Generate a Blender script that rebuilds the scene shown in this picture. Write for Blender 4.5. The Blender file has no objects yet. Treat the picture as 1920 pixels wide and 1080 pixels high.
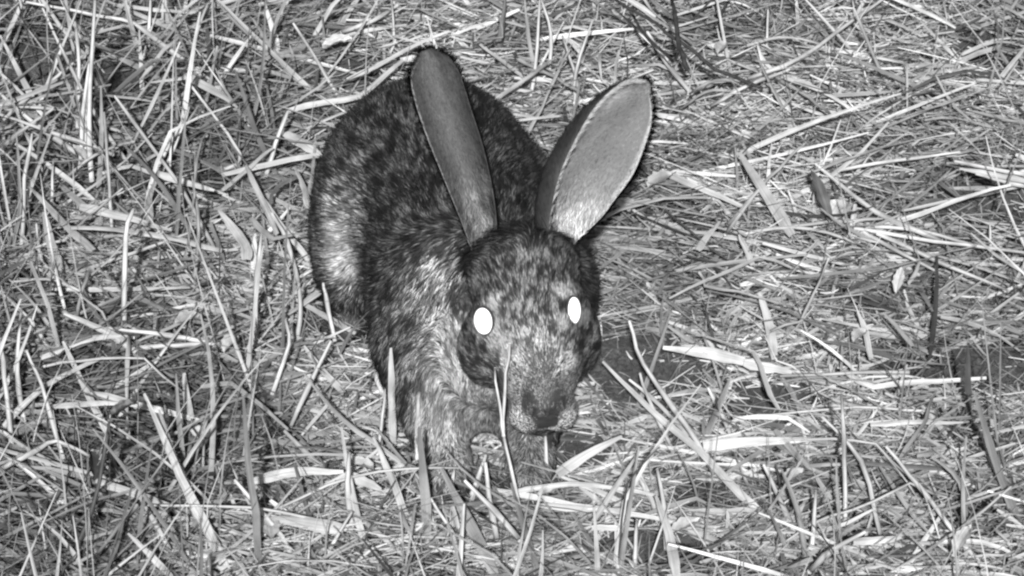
import bpy, math, random
import numpy as np
from mathutils import Vector, Matrix, Quaternion

rng = np.random.default_rng(7)
random.seed(7)
scene = bpy.context.scene
COL = scene.collection

# ------------------------------------------------------------------ camera
THETA = math.radians(28.0)
DIST = 3.2
LENS = 174.0
FPX = 1920 * LENS / 36.0
CAM = np.array([0.0, -DIST * math.cos(THETA), DIST * math.sin(THETA)])
FWD = np.array([0.0, math.cos(THETA), -math.sin(THETA)])
RGT = np.array([1.0, 0.0, 0.0])
UPV = np.array([0.0, math.sin(THETA), math.cos(THETA)])
cam_data = bpy.data.cameras.new('camera')
cam_data.lens = LENS
cam_data.sensor_width = 36.0
cam_data.clip_start = 0.05
cam_data.clip_end = 500.0
cam = bpy.data.objects.new('camera', cam_data)
COL.objects.link(cam)
cam.location = CAM
cam.rotation_euler = (math.pi / 2 - THETA, 0, 0)
scene.camera = cam

# ------------------------------------------------------------------ light
SUN_EL = math.radians(29.6)
SUN_AZ_LEFT = math.radians(0.9)      # the beam comes from just left of the lens
world = bpy.data.worlds.new('World')
scene.world = world
world.use_nodes = True
wn = world.node_tree.nodes
wl = world.node_tree.links
bg = wn['Background']
sky = wn.new('ShaderNodeTexSky')
sky.sky_type = 'NISHITA'
sky.sun_disc = False
sky.sun_elevation = SUN_EL
sky.sun_rotation = math.pi + SUN_AZ_LEFT
bw = wn.new('ShaderNodeRGBToBW')     # infrared night picture: no colour anywhere
wl.new(sky.outputs['Color'], bw.inputs['Color'])
wl.new(bw.outputs['Val'], bg.inputs['Color'])
bg.inputs['Strength'].default_value = 0.065
sun_data = bpy.data.lights.new('sun', 'SUN')
sun_data.energy = 5.0
sun_data.angle = math.radians(1.2)
sun_data.color = (1, 1, 1)
sun = bpy.data.objects.new('sun', sun_data)
COL.objects.link(sun)
to_sun = Vector((-math.sin(SUN_AZ_LEFT) * math.cos(SUN_EL), -math.cos(SUN_AZ_LEFT) * math.cos(SUN_EL), math.sin(SUN_EL)))
sun.rotation_euler = to_sun.to_track_quat('Z', 'Y').to_euler()
sun.location = to_sun * 6
scene.view_settings.view_transform = 'Standard'
scene.view_settings.look = 'None'
scene.view_settings.gamma = 1.0
scene.view_settings.use_curve_mapping = False
scene.view_settings.exposure = 0.88
scene.cycles.pixel_filter_type = 'BLACKMAN_HARRIS'
scene.cycles.filter_width = 2.4        # the soft look of a small night-vision sensor


# ------------------------------------------------------------------ helpers
def ray(px, py):
    d = FWD + RGT * ((px - 960) / FPX) + UPV * ((540 - py) / FPX)
    return d


def at_y(px, py, y):
    d = ray(px, py)
    return CAM + d * ((y - CAM[1]) / d[1])


def at_z(px, py, z):
    d = ray(px, py)
    return CAM + d * ((z - CAM[2]) / d[2])


def project(p):
    q = p - CAM
    w = q @ FWD
    return 960 + FPX * (q @ RGT) / w, 540 - FPX * (q @ UPV) / w


def hash3(ix, iy, iz, seed):
    h = (ix.astype(np.int64) * 374761393 + iy.astype(np.int64) * 668265263 + iz.astype(np.int64) * 2147483647 + seed * 974711) & 0x7fffffff
    h = ((h ^ (h >> 13)) * 1274126177) & 0x7fffffff
    h = (h ^ (h >> 16)) & 0xffff
    return h / 65535.0


def vnoise(p, scale, seed=0):
    q = np.asarray(p) * scale
    i = np.floor(q).astype(np.int64)
    f = q - i
    f = f * f * (3 - 2 * f)
    out = 0
    for dx in (0, 1):
        for dy in (0, 1):
            for dz in (0, 1):
                w = (f[..., 0] if dx else 1 - f[..., 0]) * (f[..., 1] if dy else 1 - f[..., 1]) * (f[..., 2] if dz else 1 - f[..., 2])
                out = out + w * hash3(i[..., 0] + dx, i[..., 1] + dy, i[..., 2] + dz, seed)
    return out


def nrm(v):
    return v / np.maximum(np.linalg.norm(v, axis=-1, keepdims=True), 1e-9)


def sstep(a, b, x):
    t = np.clip((x - a) / (b - a), 0, 1)
    return t * t * (3 - 2 * t)


def mesh_from(name, verts, faces_flat, loop_tot, col=None, uv=None, smooth=True):
    """verts (N,3); faces_flat: vertex index list; loop_tot: corners per face; col per-vertex grey; uv per-vertex (N,2)"""
    me = bpy.data.meshes.new(name)
    verts = np.asarray(verts, dtype=np.float32)
    faces_flat = np.asarray(faces_flat, dtype=np.int32)
    loop_tot = np.asarray(loop_tot, dtype=np.int32)
    me.vertices.add(len(verts))
    me.vertices.foreach_set('co', verts.ravel())
    me.loops.add(len(faces_flat))
    me.loops.foreach_set('vertex_index', faces_flat)
    me.polygons.add(len(loop_tot))
    starts = np.concatenate([[0], np.cumsum(loop_tot)[:-1]]).astype(np.int32)
    me.polygons.foreach_set('loop_start', starts)
    me.polygons.foreach_set('loop_total', loop_tot)
    me.polygons.foreach_set('use_smooth', np.full(len(loop_tot), smooth))
    if col is not None:
        a = me.attributes.new('shade', 'FLOAT', 'POINT')
        a.data.foreach_set('value', np.asarray(col, dtype=np.float32))
    if uv is not None:
        a = me.attributes.new('strip', 'FLOAT2', 'POINT')
        a.data.foreach_set('vector', np.asarray(uv, dtype=np.float32).ravel())
    me.update(calc_edges=True)
    me.validate()
    return me


def link(name, me, mat, parent=None):
    o = bpy.data.objects.new(name, me)
    COL.objects.link(o)
    if mat is not None and me is not None and len(me.materials) == 0:
        me.materials.append(mat)
    o.parent = parent
    return o


def tag(o, label, cat, group=None, kind=None):
    o['label'] = label
    o['category'] = cat
    if group:
        o['group'] = group
    if kind:
        o['kind'] = kind
    return o


# ------------------------------------------------------------------ materials
def new_mat(name):
    m = bpy.data.materials.new(name)
    m.use_nodes = True
    return m, m.node_tree.nodes, m.node_tree.links, m.node_tree.nodes['Principled BSDF']


def straw_material():
    m, n, l, b = new_mat('dry_straw')
    sh = n.new('ShaderNodeAttribute'); sh.attribute_name = 'shade'
    st = n.new('ShaderNodeAttribute'); st.attribute_name = 'strip'
    mp = n.new('ShaderNodeVectorMath'); mp.operation = 'MULTIPLY'; mp.inputs[1].default_value = (900, 26, 1)
    l.new(st.outputs['Vector'], mp.inputs[0])
    nz = n.new('ShaderNodeTexNoise'); nz.inputs['Scale'].default_value = 1.0; nz.inputs['Detail'].default_value = 3
    l.new(mp.outputs['Vector'], nz.inputs['Vector'])
    mr = n.new('ShaderNodeMapRange'); mr.inputs['From Min'].default_value = 0.3; mr.inputs['From Max'].default_value = 0.7
    mr.inputs['To Min'].default_value = 0.72; mr.inputs['To Max'].default_value = 1.22
    l.new(nz.outputs['Fac'], mr.inputs['Value'])
    tc = n.new('ShaderNodeNewGeometry')
    n2 = n.new('ShaderNodeTexNoise'); n2.inputs['Scale'].default_value = 55; n2.inputs['Detail'].default_value = 4
    l.new(tc.outputs['Position'], n2.inputs['Vector'])
    m2 = n.new('ShaderNodeMapRange'); m2.inputs['From Min'].default_value = 0.32; m2.inputs['From Max'].default_value = 0.6
    m2.inputs['To Min'].default_value = 0.66; m2.inputs['To Max'].default_value = 1.08
    l.new(n2.outputs['Fac'], m2.inputs['Value'])
    mu = n.new('ShaderNodeMath'); mu.operation = 'MULTIPLY'
    l.new(sh.outputs['Fac'], mu.inputs[0]); l.new(mr.outputs['Result'], mu.inputs[1])
    mv = n.new('ShaderNodeMath'); mv.operation = 'MULTIPLY'
    l.new(mu.outputs[0], mv.inputs[0]); l.new(m2.outputs['Result'], mv.inputs[1])
    l.new(mv.outputs[0], b.inputs['Base Color'])
    b.inputs['Roughness'].default_value = 0.5
    b.inputs['Specular IOR Level'].default_value = 0.35
    bp = n.new('ShaderNodeBump'); bp.inputs['Strength'].default_value = 0.35; bp.inputs['Distance'].default_value = 0.0006
    l.new(nz.outputs['Fac'], bp.inputs['Height']); l.new(bp.outputs['Normal'], b.inputs['Normal'])
    tr = n.new('ShaderNodeBsdfTranslucent'); l.new(mv.outputs[0], tr.inputs['Color'])
    mx = n.new('ShaderNodeMixShader'); mx.inputs[0].default_value = 0.15
    l.new(b.outputs[0], mx.inputs[1]); l.new(tr.outputs[0], mx.inputs[2])
    l.new(mx.outputs[0], n['Material Output'].inputs['Surface'])
    return m


def soil_material():
    m, n, l, b = new_mat('dark_soil')
    tc = n.new('ShaderNodeTexCoord')
    a = n.new('ShaderNodeTexNoise'); a.inputs['Scale'].default_value = 160; a.inputs['Detail'].default_value = 10; a.inputs['Roughness'].default_value = 0.7
    l.new(tc.outputs['Object'], a.inputs['Vector'])
    c = n.new('ShaderNodeTexNoise'); c.inputs['Scale'].default_value = 7; c.inputs['Detail'].default_value = 5
    l.new(tc.outputs['Object'], c.inputs['Vector'])
    ad = n.new('ShaderNodeMath'); ad.operation = 'MULTIPLY'
    l.new(a.outputs['Fac'], ad.inputs[0]); l.new(c.outputs['Fac'], ad.inputs[1])
    r = n.new('ShaderNodeValToRGB')
    r.color_ramp.elements[0].position = 0.12; r.color_ramp.elements[0].color = (0.015, 0.015, 0.015, 1)
    r.color_ramp.elements[1].position = 0.45; r.color_ramp.elements[1].color = (0.11, 0.11, 0.11, 1)
    l.new(ad.outputs[0], r.inputs['Fac']); l.new(r.outputs['Color'], b.inputs['Base Color'])
    b.inputs['Roughness'].default_value = 0.9
    bp = n.new('ShaderNodeBump'); bp.inputs['Strength'].default_value = 1.0; bp.inputs['Distance'].default_value = 0.006
    l.new(a.outputs['Fac'], bp.inputs['Height']); l.new(bp.outputs['Normal'], b.inputs['Normal'])
    return m


def fur_material():
    m, n, l, b = new_mat('hare_fur')
    sh = n.new('ShaderNodeAttribute'); sh.attribute_name = 'shade'
    ct = n.new('ShaderNodeAttribute'); ct.attribute_name = 'coat'
    ge = n.new('ShaderNodeNewGeometry')
    va = n.new('ShaderNodeVectorMath'); va.operation = 'SCALE'; va.inputs['Scale'].default_value = 0.18
    l.new(ge.outputs['Normal'], va.inputs[0])
    vb = n.new('ShaderNodeVectorMath'); vb.operation = 'ADD'
    l.new(ct.outputs['Vector'], vb.inputs[0]); l.new(va.outputs['Vector'], vb.inputs[1])
    vc = n.new('ShaderNodeVectorMath'); vc.operation = 'NORMALIZE'
    l.new(vb.outputs['Vector'], vc.inputs[0]); l.new(vc.outputs['Vector'], b.inputs['Normal'])
    l.new(sh.outputs['Fac'], b.inputs['Base Color'])
    b.inputs['Roughness'].default_value = 0.55
    b.inputs['Specular IOR Level'].default_value = 0.15
    tr = n.new('ShaderNodeBsdfTranslucent'); l.new(sh.outputs['Fac'], tr.inputs['Color'])
    mx = n.new('ShaderNodeMixShader'); mx.inputs[0].default_value = 0.02
    l.new(b.outputs[0], mx.inputs[1]); l.new(tr.outputs[0], mx.inputs[2])
    l.new(mx.outputs[0], n['Material Output'].inputs['Surface'])
    return m


def skin_material(name, lo, hi, scale=160, rough=0.75):
    m, n, l, b = new_mat(name)
    tc = n.new('ShaderNodeTexCoord')
    a = n.new('ShaderNodeTexNoise'); a.inputs['Scale'].default_value = scale; a.inputs['Detail'].default_value = 5
    l.new(tc.outputs['Object'], a.inputs['Vector'])
    r = n.new('ShaderNodeMapRange'); r.inputs['From Min'].default_value = 0.3; r.inputs['From Max'].default_value = 0.7
    r.inputs['To Min'].default_value = lo; r.inputs['To Max'].default_value = hi
    l.new(a.outputs['Fac'], r.inputs['Value']); l.new(r.outputs['Result'], b.inputs['Base Color'])
    b.inputs['Roughness'].default_value = rough
    b.inputs['Specular IOR Level'].default_value = 0.25
    bp = n.new('ShaderNodeBump'); bp.inputs['Strength'].default_value = 0.3; bp.inputs['Distance'].default_value = 0.001
    l.new(a.outputs['Fac'], bp.inputs['Height']); l.new(bp.outputs['Normal'], b.inputs['Normal'])
    return m


def attr_skin_material(name, rough=0.7):
    m, n, l, b = new_mat(name)
    sh = n.new('ShaderNodeAttribute'); sh.attribute_name = 'shade'
    tc = n.new('ShaderNodeTexCoord')
    a = n.new('ShaderNodeTexNoise'); a.inputs['Scale'].default_value = 380; a.inputs['Detail'].default_value = 4
    l.new(tc.outputs['Object'], a.inputs['Vector'])
    r = n.new('ShaderNodeMapRange'); r.inputs['To Min'].default_value = 0.7; r.inputs['To Max'].default_value = 1.3
    l.new(a.outputs['Fac'], r.inputs['Value'])
    mu = n.new('ShaderNodeMath'); mu.operation = 'MULTIPLY'
    l.new(sh.outputs['Fac'], mu.inputs[0]); l.new(r.outputs['Result'], mu.inputs[1])
    l.new(mu.outputs[0], b.inputs['Base Color'])
    b.inputs['Roughness'].default_value = rough
    b.inputs['Specular IOR Level'].default_value = 0.2
    return m


def eye_material():
    m, n, l, b = new_mat('eyeshine')
    b.inputs['Base Color'].default_value = (0.97, 0.97, 0.97, 1)  # lamp light thrown back by the eye, painted as near-white base colour
    b.inputs['Roughness'].default_value = 0.35
    b.inputs['Specular IOR Level'].default_value = 0.8
    return m


M_STRAW = straw_material()
M_SOIL = soil_material()
M_FUR = fur_material()
M_SKIN = skin_material('hare_skin', 0.012, 0.03)
M_EAR = attr_skin_material('ear_skin')
M_EYE = eye_material()
M_LID = skin_material('eyelid_skin', 0.012, 0.025)
M_TWIG = skin_material('twig_bark', 0.008, 0.03, 300, 0.85)

# ------------------------------------------------------------------ ground sheet
BARE = []   # patches where the soil shows (x, y, radius)
for px, py, r in ((1170, 678, .034), (1215, 718, .030), (1420, 770, .022), (1480, 745, .018), (1270, 700, .018),
                  (1840, 385, .026), (1900, 395, .026), (120, 170, .040), (60, 120, .03), (1170, 1015, .016), (1300, 940, .014), (1075, 840, .018),
                  (1880, 700, .024), (1820, 715, .02), (1240, 1060, .018), (330, 20, .03), (1850, 110, .026), (250, 160, .02),
                  (660, 150, .02), (1290, 1065, .016), (1660, 690, .016), (40, 330, .02)):
    q = at_z(px, py, 0.005)
    BARE.append((q[0], q[1], r))
BARE = np.array(BARE)


def bare(x, y):
    """0 = full litter, 1 = open soil"""
    out = np.zeros_like(x)
    for bx_, by_, r in BARE:
        d = np.sqrt((x - bx_) ** 2 + ((y - by_) / 1.4) ** 2) / (r * 1.1)
        out = np.maximum(out, 1 - sstep(0.55, 1.15, d))
    return out


def ground_z(x, y):
    p = np.stack([x, y, np.zeros_like(x)], -1)
    near = np.exp(-((x / 3.0) ** 2 + (y / 3.0) ** 2))
    z = (vnoise(p, 9, 3) - .5) * .016 + (vnoise(p, 31, 4) - .5) * .008 + (vnoise(p, 90, 5) - .5) * .008 + (vnoise(p, 190, 6) - .5) * .005
    return z * near - .004


def axis(lim_fine, step, far):
    a = list(np.arange(-lim_fine, lim_fine + 1e-6, step))
    s = step
    x = lim_fine
    ext = []
    while x < far:
        s *= 1.35
        x += s
        ext.append(x)
    return np.array([-e for e in reversed(ext)] + a + ext)


ax = axis(0.6, 0.0056, 260.0)
gx, gy = np.meshgrid(ax, ax, indexing='ij')
gz = ground_z(gx, gy)
nx = len(ax)
idx = np.arange(nx * nx).reshape(nx, nx)
quads = np.stack([idx[:-1, :-1], idx[1:, :-1], idx[1:, 1:], idx[:-1, 1:]], -1).reshape(-1, 4)
me = mesh_from('ground', np.stack([gx, gy, gz], -1).reshape(-1, 3), quads.ravel(), np.full(len(quads), 4))
g = link('ground', me, M_SOIL)
g['kind'] = 'structure'


# ------------------------------------------------------------------ the hare: signed distance field
def S(px, py, y, r):
    return (at_y(px, py, y), r)


def sd_cone(p, a, b, ra, rb):
    """sphere swept from a to b with the radius going from ra to rb"""
    ab = b - a
    t = np.clip(((p - a) @ ab) / (ab @ ab), 0, 1)
    return np.linalg.norm(p - (a + t[..., None] * ab), axis=-1) - (ra + (rb - ra) * t)


def sd_ell(p, c, r, rot=None):
    q = p - c
    if rot is not None:
        q = q @ rot
    r = np.asarray(r)
    k0 = np.linalg.norm(q / r, axis=-1)
    k1 = np.linalg.norm(q / (r * r), axis=-1)
    return k0 * (k0 - 1) / np.maximum(k1, 1e-9)


def smin(a, b, k):
    h = np.clip(0.5 + 0.5 * (b - a) / k, 0, 1)
    return b + (a - b) * h - k * h * (1 - h)


def A(*v):
    return np.array(v, dtype=float)


HEAD_BACK = at_y(984, 528, -.222)
MUZZLE = at_y(1017, 744, -.282)
HF = nrm(MUZZLE - HEAD_BACK)                       # the way the face points
EYE_L = at_y(907, 602, -.250)
EYE_R = at_y(1075, 582, -.240)
HL = nrm((EYE_R - EYE_L) - HF * ((EYE_R - EYE_L) @ HF))   # across the head, to the hare's left
HU = np.cross(HL, HF)
HU = HU if HU[2] > 0 else -HU                      # up out of the forehead
EYE_C = (EYE_L + EYE_R) / 2


def hare_sdf(p):
    d = sd_ell(p, A(-.053, -.022, .076), (.070, .082, .074))                       # rump
    d = smin(d, sd_ell(p, A(-.036, -.090, .082), (.056, .08, .068)), .024)             # back
    d = smin(d, sd_ell(p, A(-.018, -.150, .078), (.069, .052, .066)), .018)             # shoulders
    d = smin(d, sd_cone(p, A(-.022, -.165, .07), A(-.024, -.205, .059), .055, .042), .02)   # breast
    d = smin(d, sd_cone(p, A(-.01, -.17, .09), HEAD_BACK - HF * .012 - HU * .014, .042, .026), .012)  # neck
    # hind legs
    d = smin(d, sd_ell(p, A(-.098, -.040, .058), (.028, .050, .056)), .007)
    d = smin(d, sd_ell(p, A(.002, -.020, .055), (.030, .054, .052)), .012)
    for x in (-.100, -.004):
        d = smin(d, sd_cone(p, A(x, .015, .014), A(x - .004, -.075, .010), .014, .011), .01)
    d = smin(d, sd_ell(p, A(-.068, .064, .066), (.02, .018, .022)), .012)             # tail
    # fore legs
    for ax_, bx_ in ((-.057, -.039), (.011, .011)):
        d = smin(d, sd_cone(p, A(ax_, -.180, .055), A(ax_ * .4 + bx_ * .6, -.224, .030), .026, .0185), .016)
        d = smin(d, sd_cone(p, A(ax_ * .4 + bx_ * .6, -.222, .030), A(bx_, -.247, .012), .0175, .0135), .008)
        d = smin(d, sd_cone(p, A(bx_, -.247, .011), A(bx_, -.266, .009), .0135, .0105), .006)
        for k in (-1, 0, 1):
            d = smin(d, sd_cone(p, A(bx_ + k * .006, -.260, .007), A(bx_ + k * .008, -.270, .005), .0048, .004), .003)
    # head
    h = sd_cone(p, HEAD_BACK, HEAD_BACK + HF * .045 + HU * .001, .0325, .0275)
    h = smin(h, sd_cone(p, HEAD_BACK + HF * .04, MUZZLE - HU * .002, .027, .0175), .014)
    for s, e in ((-1, EYE_L), (1, EYE_R)):
        c = EYE_C + HL * s * .0235 + HF * .012 - HU * .013
        h = smin(h, sd_ell(p, c, (.0185, .019, .025)), .009)                           # cheek
        h = smin(h, sd_ell(p, MUZZLE + HL * s * .0090 - HU * .0065 + HF * .0075, (.0120, .0125, .0115)), .0035)   # lip pad
        h = smin(h, sd_ell(p, e - HL * s * .006 - HF * .002 + HU * .006, (.010, .010, .012)), .008)    # brow
    h = smin(h, sd_cone(p, HEAD_BACK + HF * .055 + HU * .016, MUZZLE + HF * .008 + HU * .009, .012, .0085), .010)   # nose bridge
    h = smin(h, sd_ell(p, MUZZLE + HF * .008 - HU * .018, (.010, .010, .008)), .004)       # chin
    # nostrils and the cleft of the lip
    for s in (-1, 1):
        n_ = -sd_cone(p, MUZZLE + HL * s * .0075 + HF * .0185 + HU * .0085, MUZZLE + HL * s * .0035 + HF * .0215 + HU * .001, .0026, .0018)
        h = -smin(-h, -n_, .002) if False else np.maximum(h, n_)
    h = np.maximum(h, -sd_cone(p, MUZZLE + HF * .0225 - HU * .001, MUZZLE + HF * .019 - HU * .014, .0016, .0020))
    d = smin(d, h, .005)
    return d


def surface_nets(f, lo, hi, step):
    xs = [np.arange(lo[i], hi[i], step) for i in range(3)]
    shp = [len(a) for a in xs]
    P = np.stack(np.meshgrid(*xs, indexing='ij'), -1)
    V = np.empty(shp)
    for i in range(shp[0]):
        V[i] = f(P[i])
    ins = V < 0
    cnt = np.zeros([s - 1 for s in shp]); acc = np.zeros([s - 1 for s in shp] + [3])
    corners = [(a, b, c) for a in (0, 1) for b in (0, 1) for c in (0, 1)]

    def sl(c):
        return tuple(slice(c[i], shp[i] - 1 + c[i]) for i in range(3))
    for c0 in corners:
        for axn in range(3):
            if c0[axn] == 0:
                c1 = list(c0); c1[axn] = 1
                v0, v1 = V[sl(c0)], V[sl(c1)]
                cross = (v0 < 0) != (v1 < 0)
                t = np.where(cross, v0 / np.where(cross, v0 - v1, 1), 0)
                pos = np.array(c0, float)[None, None, None] * np.ones(cross.shape + (1,))
                pos[..., axn] += t
                acc += pos * cross[..., None]; cnt += cross
    has = cnt > 0
    vid = -np.ones(cnt.shape, int); vid[has] = np.arange(has.sum())
    ijk = np.argwhere(has)
    verts = (ijk + acc[has] / cnt[has][:, None]) * step + np.array(lo)
    faces = []
    for axn in range(3):
        o1, o2 = [i for i in range(3) if i != axn]
        a_ = [slice(None)] * 3; b_ = [slice(None)] * 3
        a_[axn] = slice(0, -1); b_[axn] = slice(1, None)
        s0, s1 = ins[tuple(a_)], ins[tuple(b_)]
        e = np.argwhere(s0 != s1)
        ok = (e[:, o1] > 0) & (e[:, o2] > 0) & (e[:, o1] < shp[o1] - 1) & (e[:, o2] < shp[o2] - 1)
        e = e[ok]
        flip = s0[tuple(e.T)]
        def g(d1, d2):
            q = e.copy(); q[:, o1] -= d1; q[:, o2] -= d2
            return vid[tuple(q.T)]
        q = np.stack([g(0, 0), g(1, 0), g(1, 1), g(0, 1)], -1)
        if axn == 1:
            flip = ~flip
        q[~flip] = q[~flip][:, ::-1]
        faces.append(q)
    return verts, np.concatenate(faces)


def grad(f, p, e=.0008):
    g_ = np.zeros_like(p)
    for i in range(3):
        o = np.zeros(3); o[i] = e
        g_[..., i] = f(p + o) - f(p - o)
    return nrm(g_)


BLO, BHI = (-.155, -.325, -.006), (.085, .105, .185)
hv, hf = surface_nets(hare_sdf, BLO, BHI, .0022)
# outward orientation check
c = hv[hf[:, :3]]
fn = np.cross(c[:, 1] - c[:, 0], c[:, 2] - c[:, 0])
out_dir = grad(hare_sdf, c.mean(1))
if (np.einsum('ij,ij->i', fn, out_dir) > 0).mean() < .5:
    hf = hf[:, ::-1]

hare = bpy.data.objects.new('hare', None)
COL.objects.link(hare)
hare.location = (-.03, -.12, 0)
tag(hare, 'grizzled long-eared hare crouching in the straw with eyeshine-white eyes', 'hare')
HOFF = np.array(hare.location)
body = link('body', mesh_from('body', hv - HOFF, hf.ravel(), np.full(len(hf), 4)), M_SKIN, hare)


# ------------------------------------------------------------------ fur
def hair_mesh(name, root, nor, dirv, length, width, c_root, c_mid, c_tip, droop=0.35, seg=3, tip_start=.62):
    """each hair is a tapering ribbon that bends from its rising direction down along the coat"""
    N = len(root)
    side = nrm(np.cross(dirv, nor + rng.normal(0, .35, (N, 3))))
    ts = np.linspace(0, 1, seg + 1)
    pts = []; cols = []
    for k, t in enumerate(ts):
        w = width * (1 - t ** 1.5 * .92)
        cpos = root + dirv * (length * t)[:, None] - nor * (droop * length * t * t)[:, None]
        if t < tip_start:
            s = t / tip_start
            c_ = c_root * (1 - s) + c_mid * s
        else:
            s = (t - tip_start) / (1 - tip_start)
            c_ = c_mid * (1 - s) + c_tip * s
        pts += [cpos - side * (w / 2)[:, None], cpos + side * (w / 2)[:, None]]
        cols += [c_, c_]
    V = np.stack(pts, 1).reshape(-1, 3)
    C_ = np.stack(cols, 1).reshape(-1)
    base = (np.arange(N) * (2 * (seg + 1)))[:, None, None]
    q = np.array([[2 * k, 2 * k + 1, 2 * k + 3, 2 * k + 2] for k in range(seg)])[None]
    F = (base + q).reshape(-1)
    me = mesh_from(name, V - HOFF, F, np.full(N * seg, 4), col=C_)
    at_ = me.attributes.new('coat', 'FLOAT_VECTOR', 'POINT')
    at_.data.foreach_set('vector', np.repeat(nor.astype(np.float32), 2 * (seg + 1), axis=0).ravel())
    return me


def sample_surface(v, f, n):
    tri = np.concatenate([f[:, [0, 1, 2]], f[:, [0, 2, 3]]])
    a, b, c_ = v[tri[:, 0]], v[tri[:, 1]], v[tri[:, 2]]
    ar = np.linalg.norm(np.cross(b - a, c_ - a), axis=1)
    k = rng.choice(len(tri), n, p=ar / ar.sum())
    u, w = rng.random(n), rng.random(n)
    m_ = u + w > 1
    u[m_], w[m_] = 1 - u[m_], 1 - w[m_]
    return a[k] + (b[k] - a[k]) * u[:, None] + (c_[k] - a[k]) * w[:, None]


def gauss(p, c_, r):
    return np.exp(-((p - c_) ** 2).sum(-1) / (2 * r * r))


NH = 180000
hp = np.concatenate([sample_surface(hv, hf, NH),
                     ])
# more, shorter hairs on the head
head_mid = (HEAD_BACK + MUZZLE) / 2
hd = np.linalg.norm(hp - head_mid, axis=1)
extra = sample_surface(hv, hf, 260000)
extra = extra[np.linalg.norm(extra - (head_mid + HF * .012), axis=1) < .062]
hp = np.concatenate([hp, extra])
hp = hp[hp[:, 2] > .001]
for e in (EYE_L, EYE_R):
    hp = hp[np.linalg.norm(hp - e, axis=1) > .0060]
NOSE = MUZZLE + HF * .0215 + HU * .0035
nq = hp - NOSE
hp = hp[((nq @ HL) / .0068) ** 2 + ((nq @ HU) / .0072) ** 2 + ((nq @ HF) / .012) ** 2 > 1]
hn = grad(hare_sdf, hp)
on_head = sstep(.075, .050, np.linalg.norm(hp - (head_mid + HF * .01), axis=1))
along = (hp - MUZZLE) @ HF                                  # 0 at the muzzle, negative towards the ears
muzz = sstep(-.035, .005, along) * on_head
leg = sstep(.045, .022, hp[:, 2]) * sstep(-.195, -.215, hp[:, 1])
chest = sstep(-.14, -.20, hp[:, 1]) * (1 - on_head)
flow = np.tile(A(0, 1, -.35), (len(hp), 1))
flow = flow * (1 - chest)[:, None] + A(-.1, -.15, -1) * chest[:, None]
flow = flow * (1 - leg)[:, None] + A(0, -.25, -1) * leg[:, None]
flow = flow * (1 - on_head)[:, None] + (-HF * 1.0 - HU * .15)[None] * on_head[:, None]
flow = flow + .45 * (np.stack([vnoise(hp, 60, s) for s in (11, 12, 13)], -1) - .5) + .35 * (np.stack([vnoise(hp, 200, s) for s in (14, 15, 16)], -1) - .5)
flow = flow - hn * np.einsum('ij,ij->i', flow, hn)[:, None]
hdir = nrm(nrm(flow) * 1.0 + hn * (.80 - .25 * on_head - .2 * leg)[:, None] + rng.normal(0, .16, (len(hp), 3)))
hlen = .0098 * (1 - on_head) + .0058 * on_head
hlen = hlen * (1 - .68 * muzz) * (1 - .5 * leg)
crown = gauss(hp, at_y(905, 455, -.205), .012) + gauss(hp, at_y(1030, 455, -.200), .012) + .6 * gauss(hp, at_y(965, 445, -.2), .010)
hlen = hlen * (1 + 1.1 * np.clip(crown, 0, 1)) * rng.uniform(.65, 1.2, len(hp))
hwid = (.00046 * (1 - on_head) + .00034 * on_head) * rng.uniform(.7, 1.3, len(hp))

# coat colours (grey values): grizzled back, paler haunch, breast and legs
base_c = np.full(len(hp), .031)
agouti = np.full(len(hp), 1.0)


def surf(px, py):
    """the point of the hare's surface met by the sight line through a photo pixel"""
    d_ = ray(px, py); t = ((-.36) - CAM[1]) / d_[1]
    for _ in range(900):
        p = CAM + d_ * t
        s_ = hare_sdf(p[None])[0]
        if s_ < .0006:
            break
        t += max(.0004, s_ * .6)
        if t > 4:
            break
    return p


def paint(c_, r, val, ag=None, k=1.0):
    global base_c, agouti
    w = np.clip(gauss(hp, c_, r) * 1.6, 0, 1) * k
    base_c = base_c * (1 - w) + val * w
    if ag is not None:
        agouti = agouti * (1 - w) + ag * w


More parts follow.
